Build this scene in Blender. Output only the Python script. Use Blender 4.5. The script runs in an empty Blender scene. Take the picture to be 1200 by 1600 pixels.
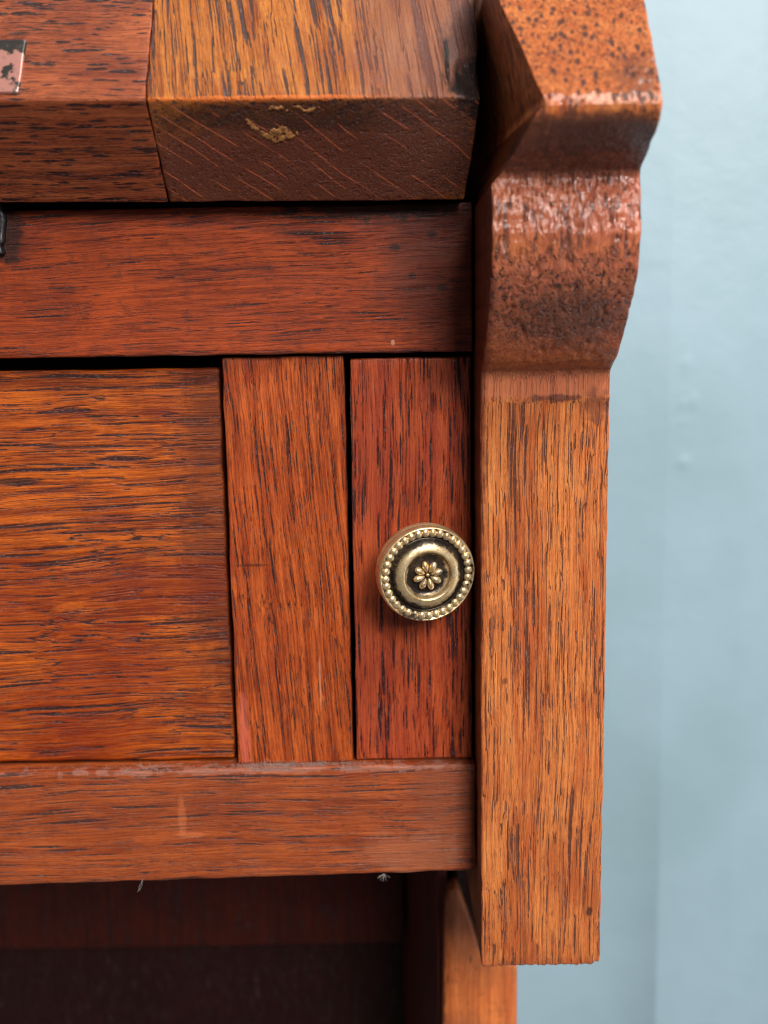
import bpy, bmesh, math, random
from mathutils import Vector, Matrix, noise
random.seed(7)
MM = 0.001
scene = bpy.context.scene
col = scene.collection

# ------------------------------------------------------------------ camera
f_px, D = 1700.0, 283.0
pitch, roll = math.radians(9.4), math.radians(1.0)
w = Vector((0, math.cos(pitch), -math.sin(pitch)))
r0 = Vector((1, 0, 0)); u0 = r0.cross(w)
r = math.cos(roll)*r0 - math.sin(roll)*u0
u = math.sin(roll)*r0 + math.cos(roll)*u0
cd = bpy.data.cameras.new('camera'); cam = bpy.data.objects.new('camera', cd); col.objects.link(cam)
M = Matrix((( r.x, u.x, -w.x), (r.y, u.y, -w.y), (r.z, u.z, -w.z))).to_4x4()
M.translation = -w*D*MM
cam.matrix_world = M
cd.sensor_fit = 'HORIZONTAL'; cd.sensor_width = 36.0
cd.lens = 36.0*f_px/1200.0
cd.clip_start = 0.01; cd.clip_end = 20
cd.dof.use_dof = True; cd.dof.focus_distance = 0.270; cd.dof.aperture_fstop = 14
scene.camera = cam
scene.render.engine = 'CYCLES'
scene.cycles.pixel_filter_type = 'BLACKMAN_HARRIS'; scene.cycles.filter_width = 1.1

# ------------------------------------------------------------------ light
world = bpy.data.worlds.new('World'); scene.world = world; world.use_nodes = True
bg = world.node_tree.nodes['Background']
bg.inputs['Color'].default_value = (0.90, 0.93, 1.0, 1); bg.inputs['Strength'].default_value = 0.14

def area(name, loc, target, size, power, color, sy=None):
    l = bpy.data.lights.new(name, 'AREA'); l.shape = 'RECTANGLE'; l.size = size; l.size_y = sy or size
    l.energy = power; l.color = color
    o = bpy.data.objects.new(name, l); col.objects.link(o)
    o.location = loc
    o.rotation_euler = (Vector(target)-Vector(loc)).to_track_quat('-Z', 'Y').to_euler()
    return o
area('window_light', (0.55, -0.62, 1.25), (0, 0, 0), 0.7, 25, (1.0, 0.985, 0.97), 0.7)
area('room_light', (0.42, -1.35, 0.68), (0, 0, 0), 0.5, 27, (1.0, 0.97, 0.93))
area('wall_fill_light', (1.2, -0.25, -0.45), (0.2, 0.2, -0.10), 0.6, 3.0, (0.97, 0.99, 1.0), 1.0)  # added fill lamp to brighten the wall; stands for no window

vs = scene.view_settings
vs.view_transform = 'Standard'; vs.look = 'None'; vs.gamma = 1; vs.exposure = 0; vs.use_curve_mapping = False

# ------------------------------------------------------------------ node helpers
class NT:
    def __init__(s, name):
        s.m = bpy.data.materials.new(name); s.m.use_nodes = True
        s.t = s.m.node_tree; s.t.nodes.clear()
        s.out = s.t.nodes.new('ShaderNodeOutputMaterial')
    def n(s, typ, **kw):
        x = s.t.nodes.new(typ)
        for k, v in kw.items(): setattr(x, k, v)
        return x
    def set(s, sock, v):
        if isinstance(v, bpy.types.NodeSocket): s.t.links.new(v, sock)
        elif isinstance(v, (tuple, list)):
            v = tuple(v)
            if sock.type == 'RGBA' and len(v) == 3: v = v+(1,)
            sock.default_value = v
        else: sock.default_value = v
    def math(s, op, a, b=None, c=None, clamp=False):
        x = s.n('ShaderNodeMath', operation=op, use_clamp=clamp)
        s.set(x.inputs[0], a)
        if b is not None: s.set(x.inputs[1], b)
        if c is not None: s.set(x.inputs[2], c)
        return x.outputs[0]
    def vmath(s, op, a, b=None):
        x = s.n('ShaderNodeVectorMath', operation=op)
        s.set(x.inputs[0], a)
        if b is not None: s.set(x.inputs[1], b)
        return x.outputs['Value'] if op in ('LENGTH', 'DISTANCE', 'DOT_PRODUCT') else x.outputs[0]
    def mix(s, fac, a, b, mode='MIX'):
        x = s.n('ShaderNodeMix', data_type='RGBA', blend_type=mode)
        s.set(x.inputs[0], fac); s.set(x.inputs[6], a); s.set(x.inputs[7], b)
        return x.outputs[2]
    def ramp(s, v, a, b, lo=0.0, hi=1.0, smooth=True):
        x = s.n('ShaderNodeMapRange', interpolation_type='SMOOTHSTEP' if smooth else 'LINEAR')
        s.set(x.inputs[0], v); s.set(x.inputs[1], a); s.set(x.inputs[2], b); s.set(x.inputs[3], lo); s.set(x.inputs[4], hi)
        return x.outputs[0]
    def noise(s, vec, scale, detail=3.0, rough=0.55, color=False, dims='3D'):
        x = s.n('ShaderNodeTexNoise', noise_dimensions=dims)
        if dims == '1D': s.set(x.inputs['W'], vec)
        else: s.set(x.inputs['Vector'], vec)
        x.inputs['Scale'].default_value = scale; x.inputs['Detail'].default_value = detail; x.inputs['Roughness'].default_value = rough
        return x.outputs['Color' if color else 'Fac']
    def bsdf(s, **kw):
        x = s.n('ShaderNodeBsdfPrincipled')
        for k, v in kw.items(): s.set(x.inputs[k], v)
        s.t.links.new(x.outputs[0], s.out.inputs['Surface'])
        return x

def srgb(rr, g, b):
    f = lambda c: (c/255/12.92) if c/255 <= 0.04045 else ((c/255+0.055)/1.055)**2.4
    return (f(rr), f(g), f(b))

def oak(name, light, dark, pore=(0.022, 0.010, 0.010), axis='Z', rot=(0, 0, 0), seed=0.0,
        cell=1.35, length=13.0, dens=0.30, band=0.5, fine=0.24, ring_freq=0.42, stain=0.45, stain_col=(0.05, 0.018, 0.014),
        rough=0.36, coat=0.35, bump=0.6, wear=None, wear_amt=0.8, stains_and_shading=(), ray=None, streak=0.5, warp=2.5, cloud=0.0, cloud_col=None,
        scuff=0.25, vein=0.9, vfreq=0.85, pits=None, dots=None, val=1.0, pore_glint=0.28, vbreak=0.46, sat=1.03, gritty=0.40):
    N = NT(name)
    tc = N.n('ShaderNodeTexCoord')
    mp = N.n('ShaderNodeMapping'); N.set(mp.inputs['Vector'], tc.outputs['Object'])
    mp.inputs['Scale'].default_value = (1000, 1000, 1000); mp.inputs['Rotation'].default_value = rot
    P = mp.outputs[0]                                   # millimetres
    sp = N.n('ShaderNodeSeparateXYZ'); N.set(sp.inputs[0], P)
    cb = N.n('ShaderNodeCombineXYZ')
    order = {'Z': (0, 1, 2), 'X': (2, 1, 0), 'Y': (0, 2, 1)}[axis]
    for i in range(3): N.set(cb.inputs[i], sp.outputs[order[i]])
    G = N.vmath('ADD', cb.outputs[0], (seed*37.1, seed*23.3, seed*51.7))
    # slow wander of the grain
    wv = N.noise(N.vmath('MULTIPLY', G, (0.035, 0.035, 0.013)), 1.0, 2.0, 0.5, color=True)
    wv = N.vmath('MULTIPLY', N.vmath('SUBTRACT', wv, (0.5, 0.5, 0.5)), (warp*2, warp*2, 0))
    G1 = N.vmath('ADD', G, wv)
    jt = N.noise(N.vmath('MULTIPLY', G, (1.9, 1.9, 0.30)), 1.0, 4.0, 0.65, color=True)
    jt = N.vmath('MULTIPLY', N.vmath('SUBTRACT', jt, (0.5, 0.5, 0.5)), (0.60, 0.60, 4.0))
    G2 = N.vmath('ADD', G1, jt)
    # growth rings about a far pith
    rd = N.vmath('LENGTH', N.vmath('MULTIPLY', N.vmath('SUBTRACT', G1, (seed*37.1+60, seed*23.3+85, 0)), (1, 1, 0)))
    ring = N.noise(rd, ring_freq, 2.0, 0.6, dims='1D')
    ring = N.ramp(ring, 0.36, 0.64)
    # pores
    v1 = N.n('ShaderNodeTexVoronoi'); N.set(v1.inputs['Vector'], N.vmath('MULTIPLY', G2, (1/cell, 1/cell, 1/length)))
    v1.inputs['Scale'].default_value = 1
    sc = N.n('ShaderNodeSeparateColor'); N.set(sc.inputs[0], v1.outputs['Color'])
    rnd = N.math('MULTIPLY_ADD', sc.outputs[0], 0.75, 0.35)
    thr = N.math('MULTIPLY', N.math('MULTIPLY_ADD', ring, band*dens, (1-band)*dens*0.9), rnd)
    thr = N.math('MULTIPLY', thr, 2.0)
    pm = N.math('SUBTRACT', 1.0, N.ramp(v1.outputs['Distance'], N.math('MULTIPLY', thr, 0.80), N.math('MULTIPLY_ADD', thr, 1.12, 0.012)))
    v2 = N.n('ShaderNodeTexVoronoi'); N.set(v2.inputs['Vector'], N.vmath('MULTIPLY', G2, (1/(cell*0.42), 1/(cell*0.42), 1/(length*0.4))))
    v2.inputs['Scale'].default_value = 1
    thr2 = N.math('MULTIPLY_ADD', ring, fine*0.9, fine*0.6)
    pm2 = N.math('SUBTRACT', 1.0, N.ramp(v2.outputs['Distance'], N.math('MULTIPLY', thr2, 0.5), N.math('ADD', thr2, 0.03)))
    # long open grain lines, broken up along their length
    G3 = N.vmath('ADD', G1, N.vmath('MULTIPLY', jt, (0.45, 0.45, 1.0)))
    vn = N.noise(N.vmath('MULTIPLY', G3, (vfreq, vfreq, vfreq*0.010)), 1.0, 2.5, 0.6)
    vd = N.math('ABSOLUTE', N.math('SUBTRACT', vn, 0.5))
    vk = N.noise(N.vmath('MULTIPLY', G2, (0.9, 0.9, 0.06)), 1.0, 2.0, 0.6)
    vm = N.math('MULTIPLY', N.math('SUBTRACT', 1.0, N.ramp(vd, 0.010, 0.024)), N.ramp(vk, vbreak-0.02, vbreak+0.05))
    pm = N.math('MAXIMUM', pm, N.math('MULTIPLY', vm, vein))
    # fibre streaks
    fb = N.noise(N.vmath('MULTIPLY', G2, (1.6, 1.6, 0.045)), 1.0, 4.0, 0.62)
    fb = N.ramp(fb, 0.30, 0.70)
    hair = N.noise(N.vmath('MULTIPLY', G2, (7.0, 7.0, 0.22)), 1.0, 3.0, 0.6)
    mott = N.noise(P, 0.055, 4.0, 0.6)
    mott2 = N.noise(N.vmath('ADD', P, (31, 7, 93)), 0.33, 5.0, 0.65)
    grit = N.noise(P, 2.6, 3.0, 0.7)
    k = N.math('ADD', N.math('MULTIPLY', fb, streak), N.math('MULTIPLY', ring, -0.28))
    k = N.math('ADD', k, N.math('MULTIPLY', mott, 1.0))
    k = N.math('ADD', k, N.math('MULTIPLY', hair, 0.75))
    k = N.math('ADD', k, -0.69, clamp=True)
    c = N.mix(k, dark, light)
    sm = N.math('MULTIPLY', N.ramp(mott2, 0.52, 0.74), stain)
    c = N.mix(sm, c, stain_col)
    hl = N.noise(N.vmath('MULTIPLY', G2, (4.2, 4.2, 0.10)), 1.0, 2.0, 0.6)
    c = N.mix(N.math('MULTIPLY', N.math('SUBTRACT', 1.0, N.ramp(hl, 0.38, 0.46)), 0.52), c, tuple(0.6*x for x in dark))
    gm = N.math('MULTIPLY', N.ramp(grit, 0.56, 0.74), gritty)
    c = N.mix(gm, c, stain_col)
    if cloud > 0:
        cm = N.math('MULTIPLY', N.ramp(N.noise(N.vmath('ADD', P, (77, 5, 13)), 0.045, 3.0, 0.5), 0.45, 0.68), cloud)
        c = N.mix(cm, c, cloud_col)
    # worn arrises
    geo = N.n('ShaderNodeNewGeometry')
    if wear:
        wm = N.ramp(N.math('ADD', geo.outputs['Pointiness'], N.math('MULTIPLY', N.math('SUBTRACT', mott2, 0.5), 0.08)), 0.515, 0.56)
        c = N.mix(N.math('MULTIPLY', wm, wear_amt), c, wear)
    c = N.mix(N.math('MULTIPLY', pm2, 0.62), c, tuple(0.35*x+0.65*y for x, y in zip(dark, pore)))
    c = N.mix(N.math('MULTIPLY', pm, 0.93), c, pore)
    for (cen, rad, scol, amt, edge) in stains_and_shading:  # soft patches: real stains and wear, also painted shade and sheen
        q = N.vmath('MULTIPLY', N.vmath('SUBTRACT', tc.outputs['Object'], tuple(x*MM for x in cen)), tuple(1000.0/x for x in rad))
        d = N.math('ADD', N.vmath('LENGTH', q), N.math('MULTIPLY', N.math('SUBTRACT', mott2, 0.5), edge*2))
        m = N.math('MULTIPLY', N.math('SUBTRACT', 1.0, N.ramp(d, 0.55, 1.1)), amt)
        c = N.mix(m, c, scol)
    if ray:
        # medullary rays: thin pale sheets
        dr, freq, rcol, width, amt = ray
        cc = N.vmath('DOT_PRODUCT', N.vmath('ADD', N.vmath('MULTIPLY', tc.outputs['Object'], (1000, 1000, 1000)), wv), dr)
        v3 = N.n('ShaderNodeTexVoronoi', voronoi_dimensions='1D', feature='DISTANCE_TO_EDGE'); N.set(v3.inputs['W'], cc)
        v3.inputs['Scale'].default_value = freq
        rm = N.math('SUBTRACT', 1.0, N.ramp(v3.outputs['Distance'], width*0.3, width))
        rm = N.math('MULTIPLY', rm, N.ramp(N.noise(P, 0.11, 2.0), 0.40, 0.55))
        s4 = N.n('ShaderNodeSeparateXYZ'); N.set(s4.inputs[0], tc.outputs['Object'])
        rm = N.math('MULTIPLY', rm, N.ramp(s4.outputs[2], 0.0968, 0.0962))
        c = N.mix(N.math('MULTIPLY', rm, amt), c, rcol)
    if dots:
        vz = N.n('ShaderNodeTexVoronoi'); N.set(vz.inputs['Vector'], N.vmath('MULTIPLY', N.vmath('ADD', P, jt), (0.55, 0.55, 0.02))); vz.inputs['Scale'].default_value = 1
        s3 = N.n('ShaderNodeSeparateXYZ'); N.set(s3.inputs[0], P)
        dz = N.math('MULTIPLY', N.math('SUBTRACT', 1.0, N.ramp(vz.outputs['Distance'], 0.22, 0.33)), N.ramp(s3.outputs[2], dots, dots+2))
        c = N.mix(N.math('MULTIPLY', dz, 0.9), c, (0.06, 0.025, 0.02))
        pm = N.math('MAXIMUM', pm, dz)
    spk = N.noise(N.vmath('MULTIPLY', G2, (3.2, 3.2, 1.1)), 1.0, 2.0, 0.6)
    c = N.mix(N.math('MULTIPLY', N.math('MULTIPLY', pm, N.ramp(spk, 0.585, 0.65)), pore_glint), c, (0.36, 0.27, 0.25))  # pale specks painted into the pores as varnish glints
    hs = N.n('ShaderNodeHueSaturation'); hs.inputs['Saturation'].default_value = sat; hs.inputs['Value'].default_value = val; N.set(hs.inputs['Color'], c); c = hs.outputs[0]
    pit_h = None
    if pits:
        cen, rad = pits
        s5 = N.n('ShaderNodeSeparateXYZ'); N.set(s5.inputs[0], P); sz = s5.outputs[2]
        q = N.vmath('MULTIPLY', N.vmath('SUBTRACT', tc.outputs['Object'], tuple(x*MM for x in cen)), tuple(1000.0/x for x in rad))
        zone = N.math('SUBTRACT', 1.0, N.ramp(N.vmath('LENGTH', q), 0.75, 1.1))
        pn = N.noise(N.vmath('MULTIPLY', P, (1.25, 1.25, 0.55)), 1.0, 2.0, 0.5)
        pitm = N.math('MULTIPLY', N.math('MULTIPLY', N.ramp(pn, 0.57, 0.64), zone), N.ramp(sz, 66, 58))
        lump = N.noise(N.vmath('MULTIPLY', P, (1.1, 1.1, 0.22)), 1.0, 3.0, 0.55)
        c = N.mix(N.math('MULTIPLY', pitm, 0.85), c, (0.05, 0.022, 0.018))
        grv = N.noise(N.vmath('MULTIPLY', N.vmath('ADD', P, jt), (1.15, 1.15, 0.04)), 1.0, 1.0, 0.5)
        up = N.math('MULTIPLY', zone, N.ramp(sz, 56, 66))
        grv = N.math('MULTIPLY', N.ramp(grv, 0.58, 0.615), up)
        c = N.mix(N.math('MULTIPLY', grv, 0.7), c, (0.07, 0.03, 0.03))
        pit_h = N.math('ADD', N.math('MULTIPLY', pitm, -2.6), N.math('ADD', N.math('MULTIPLY', grv, -3.2), N.math('MULTIPLY', N.math('MULTIPLY', lump, zone), 1.8)))
        coat = N.math('MULTIPLY_ADD', zone, 0.4, coat)
    # bump
    h = N.math('MULTIPLY', pm, -1.0)
    h = N.math('ADD', h, N.math('MULTIPLY', pm2, -0.35))
    h = N.math('ADD', h, N.math('MULTIPLY', hair, 0.55))
    h = N.math('ADD', h, N.math('MULTIPLY', grit, 0.22))
    h = N.math('ADD', h, N.math('MULTIPLY', fb, 0.35))
    if pit_h is not None: h = N.math('ADD', h, pit_h)
    bp = N.n('ShaderNodeBump'); bp.inputs['Strength'].default_value = bump; bp.inputs['Distance'].default_value = 0.0006
    N.set(bp.inputs['Height'], h)
    coat = N.math('MULTIPLY', coat, N.math('MULTIPLY_ADD', pm, -0.75, 1.0))
    if wear: coat = N.math('MULTIPLY', coat, N.math('MULTIPLY_ADD', wm, -0.75, 1.0))
    bp2 = N.n('ShaderNodeBump'); bp2.inputs['Strength'].default_value = min(1, bump*0.9); bp2.inputs['Distance'].default_value = 0.00045
    N.set(bp2.inputs['Height'], N.math('ADD', N.math('MULTIPLY', pm, -1.0), N.math('MULTIPLY', grit, 0.30)) if pit_h is None else N.math('ADD', N.math('MULTIPLY', pm, -1.0), pit_h))
    ro = N.math('ADD', rough, N.math('MULTIPLY', N.math('SUBTRACT', mott2, 0.5), scuff*1.2))
    b = N.bsdf(**{'Base Color': c, 'Roughness': ro, 'Coat Weight': coat, 'Coat Roughness': N.ramp(mott, 0.3, 0.7, 0.08, 0.19),
                  'Specular IOR Level': 0.2, 'Coat IOR': 1.45})
    N.set(b.inputs['Normal'], bp.outputs[0]); N.set(b.inputs['Coat Normal'], bp2.outputs[0])
    return N.m

def simple(name, color, rough=0.5, metal=0.0, nscale=300, namt=0.3, color2=None, bump=0.1, bdist=0.0002):
    N = NT(name)
    tc = N.n('ShaderNodeTexCoord')
    nz = N.noise(tc.outputs['Object'], nscale, 4.0, 0.6)
    c = N.mix(N.math('MULTIPLY', N.ramp(nz, 0.4, 0.62), namt), color, color2 or tuple(x*0.5 for x in color))
    bp = N.n('ShaderNodeBump'); bp.inputs['Strength'].default_value = bump; bp.inputs['Distance'].default_value = bdist
    N.set(bp.inputs['Height'], nz)
    b = N.bsdf(**{'Base Color': c, 'Roughness': rough, 'Metallic': metal})
    N.set(b.inputs['Normal'], bp.outputs[0])
    return N.m

# ------------------------------------------------------------------ mesh helpers
def link(name, bm, mat, parent=None, smooth=True):
    me = bpy.data.meshes.new(name)
    bmesh.ops.recalc_face_normals(bm, faces=bm.faces)
    bm.to_mesh(me); bm.free()
    if smooth:
        for p in me.polygons: p.use_smooth = True
    me.materials.append(mat)
    o = bpy.data.objects.new(name, me); col.objects.link(o)
    if parent: o.parent = parent
    return o

def lines(a, b, rd, step):
    n = max(1, int((b-a-2*rd)/step))
    ls = [a, a+rd*0.12, a+rd*0.3, a+rd*0.6, a+rd]
    ls += [a+rd+(b-a-2*rd)*i/n for i in range(1, n)]
    ls += [b-rd, b-rd*0.6, b-rd*0.3, b-rd*0.12, b]
    return ls

def block(name, X, Y, Z, mat, parent=None, rd=0.7, step=1.6, rough=0.10, worn=0.5, fn=None, ystep=6, seed=0):
    """a sawn board: rounded, slightly uneven arrises and faces that are not dead flat"""
    xs, ys, zs = lines(*X, rd, step), lines(*Y, rd, ystep), lines(*Z, rd, step)
    bm = bmesh.new(); V = {}
    def vert(i, j, k):
        key = (i, j, k)
        if key in V: return V[key]
        p = Vector((xs[i], ys[j], zs[k]))
        rr = rd*(1.0+worn*noise.noise(p*0.11+Vector((seed, 3, 9)))*1.6)
        rr = min(rd, max(rd*0.25, rr))
        c = Vector((min(max(p.x, X[0]+rr), X[1]-rr), min(max(p.y, Y[0]+rr), Y[1]-rr), min(max(p.z, Z[0]+rr), Z[1]-rr)))
        d = p-c
        if d.length > 1e-6:
            nz = sum(1 for t in d if abs(t) > 1e-6)
            if nz > 1: p = c+d.normalized()*min(d.length, rr)
        q = p + rough*Vector((noise.noise(p*0.12+Vector((seed, 0, 0))), noise.noise(p*0.12+Vector((0, seed, 5))), noise.noise(p*0.12+Vector((9, 0, seed)))))
        q += rough*0.25*Vector((0, noise.noise(p*0.6+Vector((seed, 2, 0))), 0))
        if fn: q = Vector(fn(q.x, q.y, q.z))
        V[key] = bm.verts.new(q*MM)
        return V[key]
    nx, ny, nz = len(xs), len(ys), len(zs)
    def face(a, b, c, d):
        try: bm.faces.new((vert(*a), vert(*b), vert(*c), vert(*d)))
        except ValueError: pass
    for i in range(nx-1):
        for k in range(nz-1):
            for j in (0, ny-1): face((i, j, k), (i+1, j, k), (i+1, j, k+1), (i, j, k+1))
        for j in range(ny-1):
            for k in (0, nz-1): face((i, j, k), (i+1, j, k), (i+1, j+1, k), (i, j+1, k))
    for j in range(ny-1):
        for k in range(nz-1):
            for i in (0, nx-1): face((i, j, k), (i, j+1, k), (i, j+1, k+1), (i, j, k+1))
    return link(name, bm, mat, parent)

def fillet(poly, radii, seg=5):
    out = []
    n = len(poly)
    for i in range(n):
        p = Vector(poly[i]); a = Vector(poly[i-1]); b = Vector(poly[(i+1) % n]); rr = radii[i]
        if rr <= 0: out.append(p); continue
        u1 = (a-p); u2 = (b-p); t = min(rr, u1.length*0.45, u2.length*0.45)
        s = p+u1.normalized()*t; e = p+u2.normalized()*t
        for q in range(seg+1):
            h = q/seg
            out.append(s.lerp(p, h).lerp(p.lerp(e, h), h))
    return out

def dens(poly, step):
    out = []
    n = len(poly)
    for i in range(n):
        a, b = poly[i], poly[(i+1) % n]; L = (b-a).length
        m = max(1, int(L/step))
        for q in range(m): out.append(a.lerp(b, q/m))
    return out

def prism(name, poly, X, mat, parent=None, rd=0.7, step=1.6, fn=None, rough=0.12, fine=0.0, seed=0, mirror=False):
    """poly = closed list of (y, z) Vectors, extruded along x with rounded end arrises"""
    n = len(poly); bm = bmesh.new()
    area2 = sum(poly[i].x*poly[(i+1) % n].y-poly[(i+1) % n].x*poly[i].y for i in range(n))
    sg = 1 if area2 > 0 else -1
    nrm = []
    for i in range(n):
        t = (poly[(i+1) % n]-poly[i-1]); nn = Vector((t.y, -t.x))*sg
        nrm.append(nn.normalized() if nn.length > 1e-9 else Vector((0, 0)))
    xs = lines(X[0], X[1], rd, step)
    rows = []
    for x in xs:
        e = min(x-X[0], X[1]-x)
        ins = rd-math.sqrt(max(0, rd*rd-(rd-e)**2)) if e < rd else 0
        row = []
        for i in range(n):
            p2 = poly[i]-nrm[i]*ins
            p = Vector((x, p2.x, p2.y))
            nv = Vector((0, nrm[i].x, nrm[i].y))
            a = rough*noise.noise(p*0.12+Vector((seed, 0, 0)))+rough*0.4*noise.noise(p*0.5+Vector((0, seed, 0)))
            if fine:
                a += fine*noise.noise(Vector((p.x*0.9, p.y*0.35, p.z*0.35)))
                zb = max(0.0, 1-abs(p.z-60)/27)
                if zb > 0:
                    a += 0.20*min(1, zb*3)*noise.noise(Vector((p.x*0.8, p.y*0.2, p.z*0.16)))
                    a -= 0.45*min(1, zb*2)*max(0, noise.noise(Vector((p.x*0.95+9, p.y*0.4, p.z*0.5)))-0.18)*2
            q = p+nv*a
            if e < rd: q.x += rough*1.5*noise.noise(p*0.25+Vector((4, seed, 4)))
            if fn: q = Vector(fn(q.x, q.y, q.z))
            row.append(bm.verts.new(q*MM))
        rows.append(row)
    for a, b in zip(rows, rows[1:]):
        for i in range(n):
            bm.faces.new((a[i], a[(i+1) % n], b[(i+1) % n], b[i]))
    if mirror:
        for rw in (rows[0], rows[-1]):
            for i in range(n//2-1): bm.faces.new((rw[i], rw[i+1], rw[n-2-i], rw[n-1-i]))
    else:
        caps = [bm.faces.new(rows[0]), bm.faces.new(rows[-1][::-1])]
        bmesh.ops.triangulate(bm, faces=caps)
    o = link(name, bm, mat, parent)
    return o

def tag(o, label=None, cat=None, group=None, kind=None):
    if label: o['label'] = label
    if cat: o['category'] = cat
    if group: o['group'] = group
    if kind: o['kind'] = kind
    return o
def empty(name, loc=(0, 0, 0)):
    o = bpy.data.objects.new(name, None); o.empty_display_size = 0.01; o.location = loc; col.objects.link(o); return o

# ------------------------------------------------------------------ wall
def wall_material():
    N = NT('pale blue painted wall')
    tc = N.n('ShaderNodeTexCoord')
    a = N.noise(tc.outputs['Object'], 9, 3.0, 0.5); b = N.noise(tc.outputs['Object'], 45, 4.0, 0.6); c_ = N.noise(tc.outputs['Object'], 420, 3.0, 0.6)
    c = N.mix(N.ramp(a, 0.35, 0.65), srgb(138, 162, 171), srgb(147, 171, 182))
    c = N.mix(N.math('MULTIPLY', N.ramp(b, 0.5, 0.75), 0.25), c, srgb(130, 155, 163))
    bp = N.n('ShaderNodeBump'); bp.inputs['Strength'].default_value = 0.35; bp.inputs['Distance'].default_value = 0.0012
    N.set(bp.inputs['Height'], N.math('ADD', N.math('MULTIPLY', b, 1.0), N.math('MULTIPLY', c_, 0.12)))
    s = N.bsdf(**{'Base Color': c, 'Roughness': 0.42, 'Specular IOR Level': 0.4}); N.set(s.inputs['Normal'], bp.outputs[0])
    return N.m
WY = 200.0
def build_wall():
    bm = bmesh.new()
    xs = []; x = -600.0
    while x < 1000:
        xs.append(x); x += 1.2 if 105 < x < 175 else 25
    zs = []; z = -800.0
    while z < 700:
        zs.append(z); z += 2.0 if -40 < z < 40 else 20
    drips = [(133, -13, 2.6, 2.2), (136, 14, 2.4, 2.6), (131.5, 13, 1.8, 1.6), (133, 30, 1.6, 3.2), (132, 5, 1.2, 1.6)]
    def y(x, z):
        t = min(1, max(0, (x-(121-0.006*z))/3.5)); t = t*t*(3-2*t)
        v = WY+3.0-4.0*t*(1.0 if z < 10 else max(0.0, 1-(z-10)/260))
        v -= 1.6*min(1, max(0, (x-121)/40))
        for cx, cz, a, b in drips:
            d = ((x-cx)/a)**2+((z-cz)/b)**2
            v -= 0.55*math.exp(-d)*(1.0 if z < 0 else 0.6)
        v += 0.6*noise.noise(Vector((x*0.02, z*0.012, 3)))
        return v
    g = [[bm.verts.new(Vector((x, y(x, z), z))*MM) for z in zs] for x in xs]
    b = [[bm.verts.new(Vector((x, WY+60, z))*MM) for z in (zs[0], zs[-1])] for x in (xs[0], xs[-1])]
    for i in range(len(xs)-1):
        for j in range(len(zs)-1): bm.faces.new((g[i][j], g[i+1][j], g[i+1][j+1], g[i][j+1]))
    bm.faces.new((b[0][0], b[0][1], b[1][1], b[1][0]))
    o = link('wall', bm, wall_material()); tag(o, kind='structure')
build_wall()

# ------------------------------------------------------------------ oak finishes
WEAR = srgb(214, 118, 62)
M_top_end = oak('oak lid end board', srgb(206, 134, 68), srgb(146, 76, 36), axis='Z', rot=(math.radians(28), math.radians(7), 0), seed=1.3,
                cell=1.5, length=60, dens=0.30, vein=1.0, vfreq=0.5, vbreak=0.42, stain=0.35, rough=0.42, coat=0.35, bump=0.7, wear=srgb(226, 120, 50), pore=(0.05, 0.03, 0.03),
                ray=((0.66, -0.52, 0.54), 0.25, srgb(196, 104, 72), 0.060, 0.9),
                stains_and_shading=[((-20, -13, 84), (52, 14, 20), srgb(104, 56, 42), 0.85, 0.25), ((-14, -16, 87), (60, 14, 16), srgb(104, 56, 42), 0.75, 0.2), ((-10, -25, 94), (50, 5, 5), srgb(58, 34, 26), 0.75, 0.6), ((20, -20, 106), (5.5, 20, 15), (0.010, 0.006, 0.005), 0.95, 0.9),  # first two tone the under face a darker brown
                        ((12, -18, 112), (20, 30, 34), srgb(112, 70, 58), 0.65, 0.4), ((15.8, -22, 106), (0.7, 12, 8), (0.008, 0.005, 0.004), 0.95, 0.3), ((18.2, -26, 101), (0.9, 8, 4), (0.008, 0.005, 0.004), 0.95, 0.4), ((-27, -28, 97.45), (34, 4, 0.75), srgb(222, 116, 56), 0.6, 0.9), ((23, -25, 100), (7, 12, 9), (0.01, 0.006, 0.005), 0.9, 0.8)])  # first patch paints a greyish sheen on the right of the slope
M_top_main = oak('oak lid main board', srgb(176, 98, 62), srgb(118, 56, 36), axis='X', seed=2.1, cell=1.1, length=7, dens=0.27, fine=0.3,
                 stain=0.5, rough=0.42, coat=0.3, bump=0.5, wear=srgb(190, 92, 52))
M_rail_top = oak('oak top rail', srgb(170, 80, 50), srgb(104, 44, 30), axis='X', rot=(0, math.radians(1.5), 0), seed=4.4, sat=1.07, cell=1.0, length=30, dens=0.23, fine=0.26, stain=0.5, vein=0.7,
                 rough=0.45, coat=0.18, bump=0.45, wear=srgb(160, 78, 48), streak=0.7,
                 stains_and_shading=[((15, 0, 62), (18, 9, 22), srgb(70, 34, 28), 0.65, 0.6), ((-30, 0, 40.9), (80, 9, 0.9), srgb(40, 20, 16), 0.6, 1.2), ((0, 0, 77), (26, 9, 3.4), (0.012, 0.008, 0.007), 0.8, 1.2),
                         ((-93, 0, 72), (5, 5, 9), (0.012, 0.008, 0.007), 0.8, 0.7), ((4, 0, 67), (1.6, 4, 1.0), srgb(40, 22, 20), 0.8, 0.6), ((8, 0, 60), (1.2, 4, 0.9), srgb(40, 22, 20), 0.7, 0.6), ((13, 0, 70), (1.6, 4, 1.2), srgb(40, 22, 20), 0.8, 0.6), ((15.5, 0, 57), (1.6, 4, 1.1), srgb(40, 22, 20), 0.7, 0.6), ((-20, 0, 71), (6, 4, 0.8), srgb(44, 24, 20), 0.7, 0.6), ((3, 0, 43.5), (0.6, 4, 0.9), srgb(200, 150, 120), 0.7, 0.3)])
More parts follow.
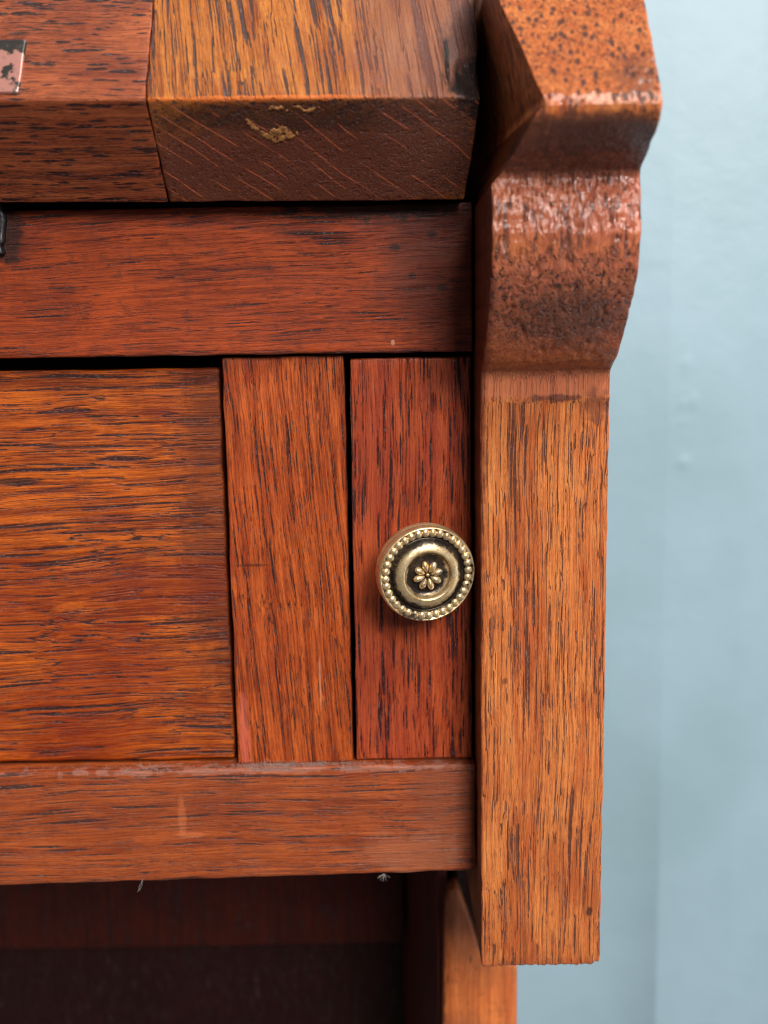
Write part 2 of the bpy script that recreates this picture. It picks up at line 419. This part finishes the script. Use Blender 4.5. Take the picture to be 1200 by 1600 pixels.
M_drawer = oak('oak drawer front', srgb(198, 104, 54), srgb(110, 46, 26), axis='X', sat=1.06, rot=(0, math.radians(1.6), 0), seed=6.2, cell=1.1, length=60, dens=0.24, fine=0.26, vein=1.0, vfreq=0.55, vbreak=0.40,
               stain=0.3, rough=0.38, coat=0.3, bump=0.5, wear=srgb(150, 66, 40), streak=0.9, warp=4, cloud=0.6, cloud_col=srgb(120, 42, 26), stains_and_shading=[((-42, 5, 0), (14, 12, 60), srgb(74, 32, 22), 0.6, 0.7), ((-60, 5, -20), (30, 12, 9), srgb(112, 40, 26), 0.5, 0.8), ((-97, 5, 9), (7, 9, 1.3), srgb(40, 22, 18), 0.8, 0.7)])
M_divider = oak('oak divider', srgb(188, 94, 50), srgb(128, 52, 29), axis='Z', rot=(0, math.radians(4), 0), val=1.12, seed=3.7, cell=0.7, length=28, dens=0.20, fine=0.26, vfreq=1.0, vbreak=0.42, sat=1.03, streak=0.95,
                stain=0.3, rough=0.36, coat=0.3, bump=0.6, wear=srgb(190, 88, 60), cloud=0.25, cloud_col=srgb(150, 60, 36), stains_and_shading=[((-35.5, 3, -14.2), (5.5, 4, 0.45), srgb(50, 24, 20), 0.6, 0.35), ((-18, 3, -47), (0.35, 4, 8), srgb(215, 140, 110), 0.5, 0.3), ((-39, 3, -62), (1.6, 4, 14), srgb(196, 100, 84), 0.5, 0.5)])
M_loper = oak('oak loper',  srgb(184, 92, 58), srgb(136, 56, 38), axis='Z', val=1.2, seed=8.9, cell=0.8, length=15, dens=0.28, fine=0.20, stain=0.2, vein=0.8, sat=1.045, streak=0.7,
              rough=0.36, coat=0.3, bump=0.65, wear=srgb(190, 92, 64), pore=(0.018, 0.008, 0.010), cloud=0.4, cloud_col=srgb(140, 62, 50))
M_rail_low = oak('oak lower rail', srgb(184, 98, 58), srgb(128, 60, 37), axis='X', rot=(0, math.radians(1.0), 0), seed=5.6, sat=1.05, cell=0.9, length=22, dens=0.24, fine=0.24, stain=0.25, vein=0.7,
                 rough=0.42, coat=0.25, bump=0.45, wear=srgb(196, 100, 66), pore=(0.05, 0.022, 0.018),
                 stains_and_shading=[((18, 0, -80), (14, 9, 22), srgb(124, 72, 54), 0.5, 0.5), ((6, 0, -95), (16, 9, 8), srgb(160, 104, 80), 0.35, 0.9), ((-56.5, 0, -83), (1.3, 5, 6), srgb(204, 122, 84), 0.32, 0.8), ((-54, 0, -88.5), (5, 5, 0.9), srgb(206, 120, 84), 0.45, 0.5), ((-30, 0, -70.3), (60, 5, 1.0), srgb(176, 136, 122), 0.3, 2.2)])
M_post = oak('oak side post', srgb(222, 140, 76), srgb(170, 84, 42), axis='Z', rot=(0, math.radians(-0.4), 0), seed=9.3, cell=0.95, length=44, dens=0.19, fine=0.15, stain=0.26, vein=0.95, vfreq=0.8, vbreak=0.42, pits=((40, -44, 62), (40, 26, 28)), dots=88.5, val=1.12, sat=1.01, gritty=0.2,
             rough=0.42, coat=0.6, bump=0.85, wear=srgb(220, 116, 72), pore=(0.085, 0.028, 0.018), wear_amt=0.65,
             stain_col=(0.10, 0.035, 0.020),
             stains_and_shading=[((42, -33, 52), (40, 24, 19), srgb(170, 92, 66), 0.75, 0.35), ((40, -40, 72), (40, 22, 9), srgb(176, 96, 72), 0.7, 0.3),
                     ((40, -13, 34), (40, 9, 5.5), srgb(172, 98, 70), 0.7, 0.4), ((41, -48, 82), (28, 16, 8), srgb(122, 66, 50), 0.85, 0.35), ((44, -52, 85), (16, 12, 5), srgb(60, 34, 28), 0.6, 1.0),  # cove under the nose: shade painted in as darker brown, with mottles
                     ((42, -30, 49), (15, 14, 9), srgb(74, 44, 36), 0.6, 1.1), ((43, -13.5, 29.6), (9, 5, 1.1), srgb(70, 36, 34), 0.7, 1.0),
                     ((52, -13, 28), (4, 5, 5), srgb(74, 38, 34), 0.6, 1.0), ((51, -57, 96), (5, 9, 7), srgb(96, 52, 36), 0.6, 1.0),
                     ((30, -13, -42), (0.9, 5, 1.0), srgb(70, 40, 34), 0.6, 0.4), ((52.5, -12, -106), (1.0, 5, 1.6), srgb(40, 24, 20), 0.8, 0.6),
                     ((23, 0, 60), (3.2, 60, 120), srgb(104, 46, 26), 0.75, 0.5)])  # inner face of the post painted darker, its shade put into the colour
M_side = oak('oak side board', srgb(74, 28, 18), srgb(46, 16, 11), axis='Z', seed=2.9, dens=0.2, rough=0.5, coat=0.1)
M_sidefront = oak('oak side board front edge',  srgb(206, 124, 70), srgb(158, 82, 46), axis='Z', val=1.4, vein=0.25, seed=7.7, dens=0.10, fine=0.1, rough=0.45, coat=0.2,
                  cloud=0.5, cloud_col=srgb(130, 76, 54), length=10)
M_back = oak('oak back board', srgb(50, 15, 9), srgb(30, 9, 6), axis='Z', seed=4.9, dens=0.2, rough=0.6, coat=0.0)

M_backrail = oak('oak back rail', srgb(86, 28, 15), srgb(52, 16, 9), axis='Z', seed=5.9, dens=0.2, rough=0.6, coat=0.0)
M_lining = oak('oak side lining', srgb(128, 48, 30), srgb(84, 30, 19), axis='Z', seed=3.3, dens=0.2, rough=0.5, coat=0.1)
# ------------------------------------------------------------------ the bureau
bureau = empty('writing_bureau', (0, 0.05, -0.30))
tag(bureau, 'reddish brown oak writing bureau with sloped fall, curved bracket post and small brass knob', 'bureau')
inv = Matrix.Translation((0, -0.05, 0.30))
def put(o, parent=bureau):
    o.parent = parent
    if parent is bureau: o.matrix_parent_inverse = inv
    return o

# --- sloping fall (writing lid): two boards, the end one with its grain running up the slope
V2 = lambda *a: [Vector(p) for p in a]
fall_poly = [(-28, 97.6), (3, 151.3), (22, 140), (24, 103), (-7.2, 77.9)]
def lidp(rad): return dens(fillet(V2(*fall_poly), rad, 6), 1.5)
def skew_l(x, y, z): return (x, y, z+ (x+50)*-0.010 - 0.4*(y+28)/20*0)
def skew_main(x, y, z):
    t = max(0.0, min(1.0, (97.6-z)/20.0))
    return (x, y, z+(x+50)*-0.012)
fall = prism('fall', lidp([0.7, 1, 1, 1, 0.8]), (-150, -50.95), M_top_main, rd=0.35, fn=skew_main, seed=3, rough=0.2)
put(fall); fall['label'] = 'sloping oak writing fall, grain running sideways'
def broken(x, y, z):
    # lower corner narrows, upper corner is splintered
    t = max(0.0, min(1.0, (97.6-z)/20.0))
    if x > 0:
        x = x-(2.6*t)*(x/23.6)**3
    d = math.hypot((x-22.5)/5.5, (z-101)/9.0)
    if d < 1 and y < -5:
        m = (1-d)**0.7
        n = 0.6+0.9*noise.noise(Vector((x*0.55, 2, z*0.12)))
        y += 3.2*m*n; x -= 1.2*m*n
    return (x, y, z+(x+50)*-0.010)
fe = prism('end_board', lidp([0.7, 1, 1, 1, 0.8]), (-50.7, 23.0), M_top_end, rd=0.5, step=0.9, fn=broken, seed=8, rough=0.22)
put(fe, fall); fe['label'] = 'end board of the fall with grain running up the slope and a splintered corner'
# glue crust under the arris
M_glue = simple('dried glue', srgb(176, 120, 66), 0.6, 0, 900, 0.9, srgb(112, 68, 38), 0.8, 0.0004)
def under(x, z):       # y of the bevelled under face of the fall at height z
    t = (97.6-z)/(97.6-77.9)
    return -28+20.8*t
bm = bmesh.new()
path = [(-29.5+11*t, 93.8-3.0*math.sin(t*2.6)-0.6*t, 0.95) for t in [i/14 for i in range(15)]]+[(-22.6+1.1*math.sin(i), 90.2+i*0.22, 1.15) for i in range(9)]+[(-24+11*i/14, 95.7+0.3*math.sin(i), 0.62) for i in range(15)]
gx = [-34+0.3*i for i in range(85)]; gz = [87+0.22*i for i in range(48)]
def field(x, z):
    v = max(math.exp(-(((x-a)/1.5)**2+(z-b)**2)/(s_*s_)) for a, b, s_ in path)
    return v-0.72+0.62*noise.noise(Vector((x*0.55, 1, z*0.8)))+0.28*noise.noise(Vector((x*1.9, 4, z*2.2)))
F = {}
for i, x in enumerate(gx):
    for j, z in enumerate(gz):
        f_ = field(x, z)
        h_ = 0.18*min(1, max(0, f_)*4)**0.5+0.10*noise.noise(Vector((x*2.5, 8, z*2.5))) if f_ > 0 else -0.35
        zz = z+(x+50)*-0.010
        F[i, j] = (f_, bm.verts.new((Vector((x, under(x, z), zz))+Vector((0, -0.69, -0.72))*h_)*MM))
for i in range(len(gx)-1):
    for j in range(len(gz)-1):
        q = [F[i, j], F[i+1, j], F[i+1, j+1], F[i, j+1]]
        if max(t[0] for t in q) > 0: bm.faces.new([t[1] for t in q])
bmesh.ops.delete(bm, geom=[v for v in bm.verts if not v.link_faces], context='VERTS')
put(link('glue_crust', bm, M_glue), fall)

# worn steel hinge leaf let into the sloping face
def plate_material():
    N = NT('worn plated hinge leaf')
    tc = N.n('ShaderNodeTexCoord')
    a = N.noise(tc.outputs['Object'], 210, 4.0, 0.55); b = N.noise(tc.outputs['Object'], 900, 3.0, 0.6)
    sp = N.n('ShaderNodeSeparateXYZ'); N.set(sp.inputs[0], tc.outputs['Object'])
    g = N.math('ADD', a, N.math('MULTIPLY', N.math('SUBTRACT', sp.outputs[2], 0.1055), 22.0))
    c = N.mix(N.ramp(g, 0.46, 0.52), srgb(196, 138, 124), srgb(64, 60, 56))
    c = N.mix(N.math('MULTIPLY', N.ramp(b, 0.55, 0.7), 0.4), c, srgb(120, 104, 96))
    geo = N.n('ShaderNodeNewGeometry')
    c = N.mix(N.ramp(geo.outputs['Pointiness'], 0.52, 0.56), c, srgb(220, 224, 232))
    s = N.bsdf(**{'Base Color': c, 'Roughness': 0.38, 'Metallic': 0.55})
    bp = N.n('ShaderNodeBump'); bp.inputs['Strength'].default_value = 0.3; bp.inputs['Distance'].default_value = 0.0002
    N.set(bp.inputs['Height'], g); N.set(s.inputs['Normal'], bp.outputs[0])
    return N.m
M_plate = plate_material()
sl = Vector((0, 31, 53.7)).normalized(); sn = Vector((0, -sl.z, sl.y))
def on_slope(x, s, h):      # s = mm up the slope from the arris, h = mm above it
    p = Vector((x, -28, 97.6))+sl*s+sn*h; return (p.x, p.y, p.z+(x+50)*-0.012)
def plate_fn(x, y, z): return on_slope(x+0.02*z, z, -y)
pl = block('hinge_leaf', (-108, -78.8), (-0.75, 0.9), (1.6, 16.4), M_plate, rd=0.5, step=1.2, rough=0.12, worn=0.6, fn=plate_fn, ystep=1)
put(pl, fall)
pl['label'] = 'worn metal hinge leaf on the sloping face'

# --- carcass front: rails, divider, loper, drawer
rail = put(block('top_rail', (-150, 23.2), (0, 18), (40.9, 77.6), M_rail_top, rd=0.6, seed=1, rough=0.2,
      fn=lambda x, y, z: (x, y, z+(0.3 if z < 60 else 0)*(x-23)/-120)))
def lowfn(x, y, z):
    if z < -85: z += (x-24)*0.0155
    return (x, y, z)
low = put(block('lower_rail', (-150, 23.6), (-0.2, 22), (-100.4, -69.6), M_rail_low, rd=0.9, seed=2, rough=0.25, fn=lowfn))
div = put(block('divider', (-41.0, -9.7), (3.0, 24), (-69.6, 40.6), M_divider, rd=0.8, seed=3, rough=0.2, worn=0.9))
loper = put(block('loper', (-8.2, 23.0), (3.4, 90), (-69.2, 39.6), M_loper, rd=0.7, seed=4, rough=0.18, worn=0.8,
      fn=lambda x, y, z: (x-0.4*(40-z)/110*(1 if x < 5 else 0), y, z)))
loper['label'] = 'narrow oak slide with a round brass knob'
drawer = put(block('drawer_front', (-150, -42.2), (5.2, 26), (-68.9, 37.8), M_drawer, rd=1.0, seed=5, rough=0.3))

# black iron pivot at the far left, under the fall
M_iron = simple('blackened iron', (0.018, 0.017, 0.018), 0.45, 0.6, 500, 0.5, (0.10, 0.09, 0.09), 0.6, 0.0004)
def iron_fn(x, y, z):
    return (x+1.4*max(0, (z-72)/6)*0-(0.8 if z < 70 else 0)+0.5*math.sin(z*0.6), y, z)
put(block('hinge_knuckle', (-100, -92.9), (-2.2, 4), (66.8, 79.2), M_iron, rd=0.9, step=0.8, rough=0.5, fn=iron_fn, ystep=1.5))

# --- side post with its shaped bracket, one board
prof = [(-33, 126), (-41.5, 112.6), (-48.8, 103.3), (-55.2, 94.6), (-57.6, 91.2), (-58.6, 89.2), (-58.2, 87.6), (-56.8, 86.2),
        (-53.6, 84.5), (-50.2, 82.9), (-46.0, 81.3), (-42.6, 79.9), (-40.9, 79.0), (-40.4, 77.9), (-40.6, 76.8), (-41.6, 74.0), (-42.3, 70.5), (-42.8, 66.0),
        (-42.2, 62.0), (-41.2, 58.8), (-39.2, 55.6), (-36.2, 52.2), (-32.2, 48.7), (-28.4, 45.2), (-24.8, 41.9), (-20.5, 38.8), (-16.6, 37.2), (-14.6, 36.4),
        (-13.75, 35.2), (-13.5, 33.0), (-13.5, 30.4), (-13.6, 29.8), (-13.5, 29.0), (-13.2, 28.2)]
pp = [Vector(p) for p in prof]
z = 27.0
while z > -119.9:
    pp.append(Vector((-13.2+0.9*max(0, (-60-z)/58)*0.6, z))); z -= 1.6
pp.append(Vector((-12.6, -120.9))); pp.append(Vector((-11.9, -121.6)))
pd = []
for i, p in enumerate(pp):
    pd.append(p)
    if i+1 < len(pp) and p.y > 36:
        q = pp[i+1]; m = int((q-p).length/0.5)
        for k in range(1, m): pd.append(p.lerp(q, k/m))
pd += [Vector((45, p.y)) for p in reversed(pd)]
def bracket_fn(x, y, z):
    # slanting cut that takes the inner corner off the nose
    if z > 77:
        T = [(77, 0.2), (79, 2.3), (84, 5.0), (87.5, 6.9), (89.4, 9.0), (93.4, 7.4), (101, 5.4), (113, 1.6), (119, 0.0), (300, 0.0)]
        cut = 0.0
        for (z0, c0), (z1, c1) in zip(T, T[1:]):
            if z0 <= z <= z1: cut = c0+(c1-c0)*(z-z0)/(z1-z0)
        front = -28 if z > 89 else -28
        # only material near the front face moves
        yf = -58.6+ (z-89.2)*0.72 if z > 89.2 else -58.6+(89.2-z)*1.7
        k = max(0.0, min(1.0, 1-(y-yf)/9.0))
        if x < 24.0+cut+1: x = x+(24.0+cut-x)*max(0, k) if x < 24.0+cut else x
    if z < -119.2:
        z += 0.55*noise.noise(Vector((x*0.9, 0, 4)))+0.35*noise.noise(Vector((x*2.3, 0, 1)))+(1.0 if x > 53.8 else 0)*0.8
    return (x, y, z)
post = prism('side_post', pd, (23.95, 55.5), M_post, rd=0.55, step=0.4, fn=bracket_fn, rough=0.16, fine=0.10, seed=6, mirror=True)
put(post); post['label'] = 'orange oak side post with a scrolled bracket at its top'

# --- side board, behind and below the post, with a rounded scooped front edge
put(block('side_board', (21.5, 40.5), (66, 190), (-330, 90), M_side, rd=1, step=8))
def finger():
    pts = [(20.9, -135.2), (19.7, -136.0), (18.9, -137.8), (18.1, -142.0), (17.6, -152), (16.9, -184.7), (16.5, -330), (42.0, -330), (42.0, -164.5), (41.0, -163.6), (36, -163), (29.9, -160.8), (26.9, -149.8),
           (24.4, -141.8), (23.2, -138.2), (22.2, -136.0)]
    P = dens([Vector(p) for p in pts], 1.5)
    bm = bmesh.new(); n = len(P)
    area2 = sum(P[i].x*P[(i+1) % n].y-P[(i+1) % n].x*P[i].y for i in range(n)); sg = 1 if area2 > 0 else -1
    rings = []
    for ins, yy in ((0.7, 55.0), (0.25, 55.3), (0, 56.0), (0, 62)):
        ring = []
        for i in range(n):
            t = P[(i+1) % n]-P[i-1]; nn = Vector((t.y, -t.x)).normalized()*sg
            q = P[i]-nn*ins
            ring.append(bm.verts.new(Vector((q.x, yy, q.y))*MM))
        rings.append(ring)
    for a, b in zip(rings, rings[1:]):
        for i in range(n): bm.faces.new((a[i], a[(i+1) % n], b[(i+1) % n], b[i]))
    bmesh.ops.triangulate(bm, faces=[bm.faces.new(rings[0])])
    bm.faces.new(rings[-1][::-1])
    return link('side_edge', bm, M_sidefront)
fg = finger(); put(fg)
fg['label'] = 'orange front edge of the side board with a pointed scooped top'
put(block('added_dark_backing', (-150, 27), (27, 33), (-90, 140), M_back, rd=1, step=10))  # dark sheet added behind the front so the gaps read as shade
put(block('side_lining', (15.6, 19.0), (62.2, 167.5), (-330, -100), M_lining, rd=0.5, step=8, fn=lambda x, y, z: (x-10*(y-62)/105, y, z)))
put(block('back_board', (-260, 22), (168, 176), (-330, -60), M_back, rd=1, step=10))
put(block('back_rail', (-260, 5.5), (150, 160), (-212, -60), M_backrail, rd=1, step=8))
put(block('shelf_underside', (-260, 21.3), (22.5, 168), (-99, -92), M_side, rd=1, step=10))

# ------------------------------------------------------------------ knob
def brass(name, dark_by_radius=False):
    N = NT(name)
    tc = N.n('ShaderNodeTexCoord')
    O = tc.outputs['Object']
    a = N.noise(O, 420, 5.0, 0.65); b = N.noise(O, 2100, 3.0, 0.6)
    gold = N.mix(N.ramp(a, 0.35, 0.65), (0.80, 0.54, 0.25), (0.95, 0.72, 0.42))
    if dark_by_radius:
        sp = N.n('ShaderNodeSeparateXYZ'); N.set(sp.inputs[0], O)
        cb = N.n('ShaderNodeCombineXYZ'); N.set(cb.inputs[0], sp.outputs[0]); N.set(cb.inputs[1], sp.outputs[2])
        R_ = N.math('MULTIPLY', N.vmath('LENGTH', cb.outputs[0]), 1000.0)
        Rn = N.math('ADD', R_, N.math('MULTIPLY', N.math('SUBTRACT', a, 0.5), 2.2))
        dish = N.math('SUBTRACT', 1.0, N.ramp(Rn, 4.7, 5.7))
        gro = N.math('MULTIPLY', N.ramp(Rn, 7.2, 8.2), N.math('SUBTRACT', 1.0, N.ramp(Rn, 9.4, 10.0)))
        rim = N.math('MULTIPLY', N.ramp(Rn, 9.6, 10.0), N.math('SUBTRACT', 1.0, N.ramp(Rn, 11.2, 11.6)))
        m = N.math('ADD', N.math('MULTIPLY', dish, 0.96), N.math('ADD', N.math('MULTIPLY', gro, 0.96), N.math('MULTIPLY', rim, 0.8)), clamp=True)
        sc_ = N.math('MULTIPLY', N.ramp(b, 0.52, 0.7), 0.4)
        m = N.math('ADD', m, sc_, clamp=True)
    else:
        m = N.math('ADD', N.math('MULTIPLY', N.ramp(a, 0.48, 0.66), 0.55), N.math('MULTIPLY', N.ramp(b, 0.5, 0.66), 0.4), clamp=True)
    big = N.noise(O, 130, 3.0, 0.6)
    m = N.math('ADD', m, N.math('MULTIPLY', N.ramp(big, 0.48, 0.66), 0.5), clamp=True)
    c = N.mix(m, gold, (0.022, 0.014, 0.010))
    bp = N.n('ShaderNodeBump'); bp.inputs['Strength'].default_value = 0.5; bp.inputs['Distance'].default_value = 0.00018
    N.set(bp.inputs['Height'], N.math('ADD', a, N.math('MULTIPLY', b, 0.5)))
    s = N.bsdf(**{'Base Color': c, 'Metallic': N.math('MULTIPLY_ADD', m, -0.45, 0.86), 'Roughness': N.math('MULTIPLY_ADD', m, 0.0, 0.34)})
    N.set(s.inputs['Normal'], bp.outputs[0])
    return N.m
M_brass = brass('aged brass with dark recesses', True); M_gold = brass('rubbed brass')
def lathe(profile, K=144):
    bm = bmesh.new(); rings = []
    for (rr, h) in profile:
        if rr < 1e-6: rings.append([bm.verts.new((0, -h*MM, 0))]); continue
        rings.append([bm.verts.new((rr*MM*math.cos(2*math.pi*q/K), -h*MM, rr*MM*math.sin(2*math.pi*q/K))) for q in range(K)])
    for a, b in zip(rings, rings[1:]):
        for q in range(K):
            a0, a1 = a[q % len(a)], a[(q+1) % K % len(a)]; b0, b1 = b[q % len(b)], b[(q+1) % K % len(b)]
            vs_ = []
            for v in (a0, a1, b1, b0):
                if v not in vs_: vs_.append(v)
            if len(vs_) > 2: bm.faces.new(vs_)
    return bm
def smoothp(pts, n=5):
    out = []
    P = [Vector(p) for p in pts]
    for i in range(len(P)-1):
        p0 = P[max(0, i-1)]; p1 = P[i]; p2 = P[i+1]; p3 = P[min(len(P)-1, i+2)]
        for q in range(n):
            t = q/n
            out.append(0.5*((2*p1)+(-p0+p2)*t+(2*p0-5*p1+4*p2-p3)*t*t+(-p0+3*p1-3*p2+p3)*t*t*t))
    out.append(P[-1]); return [(max(0, v.x), v.y) for v in out]
# h measured outwards; 0 = rim front plane
kp = smoothp([(0.0, -0.35), (1.5, -0.45), (3.4, -0.75), (4.7, -0.75), (5.4, -0.25), (5.75, 0.55), (6.1, 0.95), (6.7, 0.9), (7.4, 0.65), (8.2, 0.05), (8.8, -0.75), (9.25, -0.95), (9.6, -0.5),
              (9.9, -0.35), (10.6, -0.55), (11.2, -0.35), (11.6, -0.15), (11.95, -0.6), (12.05, -1.4), (11.95, -2.4), (11.75, -2.9), (12.0, -3.5), (11.9, -4.8), (11.0, -5.8), (7.4, -7.2), (5.2, -9.2), (4.6, -12), (5.2, -15), (6.6, -17), (6.8, -18.6)])
knob = link('knob', lathe(kp), M_brass)
km = Matrix.Translation(Vector((10.6, -14.6, -13.7))*MM) @ Matrix.Rotation(math.radians(12), 4, 'Z') @ Matrix.Rotation(math.radians(5), 4, 'X') @ Matrix.Scale(1.03, 4)
knob.parent = loper; knob.matrix_local = km
knob['label'] = 'round aged brass knob with beaded rim and flower centre'
# bead ring
bm = bmesh.new()
NB = 36
for q in range(NB):
    a = 2*math.pi*(q+0.3)/NB
    t = Matrix.Translation((10.35*MM*math.cos(a), 0.45*MM, 10.5*MM*math.sin(a))) @ Matrix.Rotation(-a, 4, 'Y') @ Matrix.Diagonal((1.05, 0.7, 0.94+0.08*random.random(), 1))
    bmesh.ops.create_icosphere(bm, subdivisions=3, radius=1.02*MM, matrix=t)
beads = link('beaded_rim', bm, M_gold); beads.parent = loper; beads.matrix_local = km
# rosette
bm = bmesh.new()
for q in range(8):
    a = 2*math.pi*(q+0.35)/8
    t = Matrix.Rotation(-a, 4, 'Y') @ Matrix.Translation((2.25*MM, -0.1*MM, 0)) @ Matrix.Rotation(math.radians(-9), 4, 'Z') @ Matrix.Diagonal((1.5, 0.95, 0.92, 1))
    g = bmesh.ops.create_icosphere(bm, subdivisions=3, radius=1.0*MM, matrix=t)
    for v in g['verts']:
        d = math.hypot(v.co.x, v.co.z)
        k = 0.35+0.65*min(1, d/(2.8*MM))
        ca = Vector((math.cos(a), 0, math.sin(a))); along = ca*(v.co.dot(ca)); side = v.co-along; side.y = 0
        v.co.x -= side.x*(1-k); v.co.z -= side.z*(1-k)
bmesh.ops.create_icosphere(bm, subdivisions=2, radius=0.5*MM, matrix=Matrix.Translation((0, 0.05*MM, 0)))
ros = link('rosette', bm, M_gold); ros.parent = loper; ros.matrix_local = km

# ------------------------------------------------------------------ lint and dust
M_lint = simple('grey lint', srgb(180, 168, 160), 0.9, 0, 500, 0.3)
def fibres(name, strands, rad=0.035):
    bm = bmesh.new()
    for pts in strands:
        prev = None
        P = [Vector(p) for p in pts]
        for i, p in enumerate(P):
            t = (P[min(i+1, len(P)-1)]-P[max(i-1, 0)]).normalized()
            a = t.orthogonal().normalized(); b = t.cross(a)
            ring = [bm.verts.new((p+(a*math.cos(k*2.094)+b*math.sin(k*2.094))*rad)*MM) for k in range(3)]
            if prev:
                for k in range(3): bm.faces.new((prev[k], prev[(k+1) % 3], ring[(k+1) % 3], ring[k]))
            prev = ring
    return link(name, bm, M_lint)
def curl(c, L, seed, droop=0.0, spread=1.0):
    rs = random.Random(seed); p = Vector(c); d = Vector((rs.uniform(-1, 1)*spread, rs.uniform(-0.5, 0.1), rs.uniform(-1, 0.6))).normalized()
    out = [p.copy()]
    for _ in range(8):
        d = (d+0.6*Vector((rs.uniform(-1, 1), rs.uniform(-0.6, 0.4), rs.uniform(-1, 1)-droop))).normalized()
        p = p+d*L/8; out.append(p.copy())
    return out
l1 = fibres('lint', [[(-68.2, -0.4, -101.2), (-68.3, -0.7, -102.6), (-68.9, -0.9, -103.8), (-69.6, -0.9, -104.6)], [(-68.0, -0.4, -101.0), (-69.0, -0.9, -102.8), (-69.2, -0.9, -104.0)]])
tag(l1, 'thin wisp of pale lint hanging from the lower rail edge at left', 'lint')
l2 = fibres('lint', [curl((-1.7, -0.7, -100.6), 2.2, s, 0.2) for s in range(40, 52)], 0.028)
tag(l2, 'small white tuft of lint on the lower rail edge near the middle', 'lint')
st = []
rs = random.Random(5)
for q in range(300):
    x = rs.choice([rs.gauss(-62, 5), rs.gauss(-22, 10), rs.gauss(-35, 5), rs.uniform(-100, 5)])
    st.append(curl((min(x, 20), rs.uniform(-0.2, 2.6), -69.45), rs.uniform(0.5, 2.2), q+100, -0.6, 1.5))
for q in range(500):
    x = rs.gauss(-22, 9)
    st.append(curl((x, rs.uniform(0.3, 2.8), -69.45), rs.uniform(0.3, 0.9), q+900, -0.5, 1.5))
d = fibres('dust', st, 0.03); tag(d, kind='stuff')
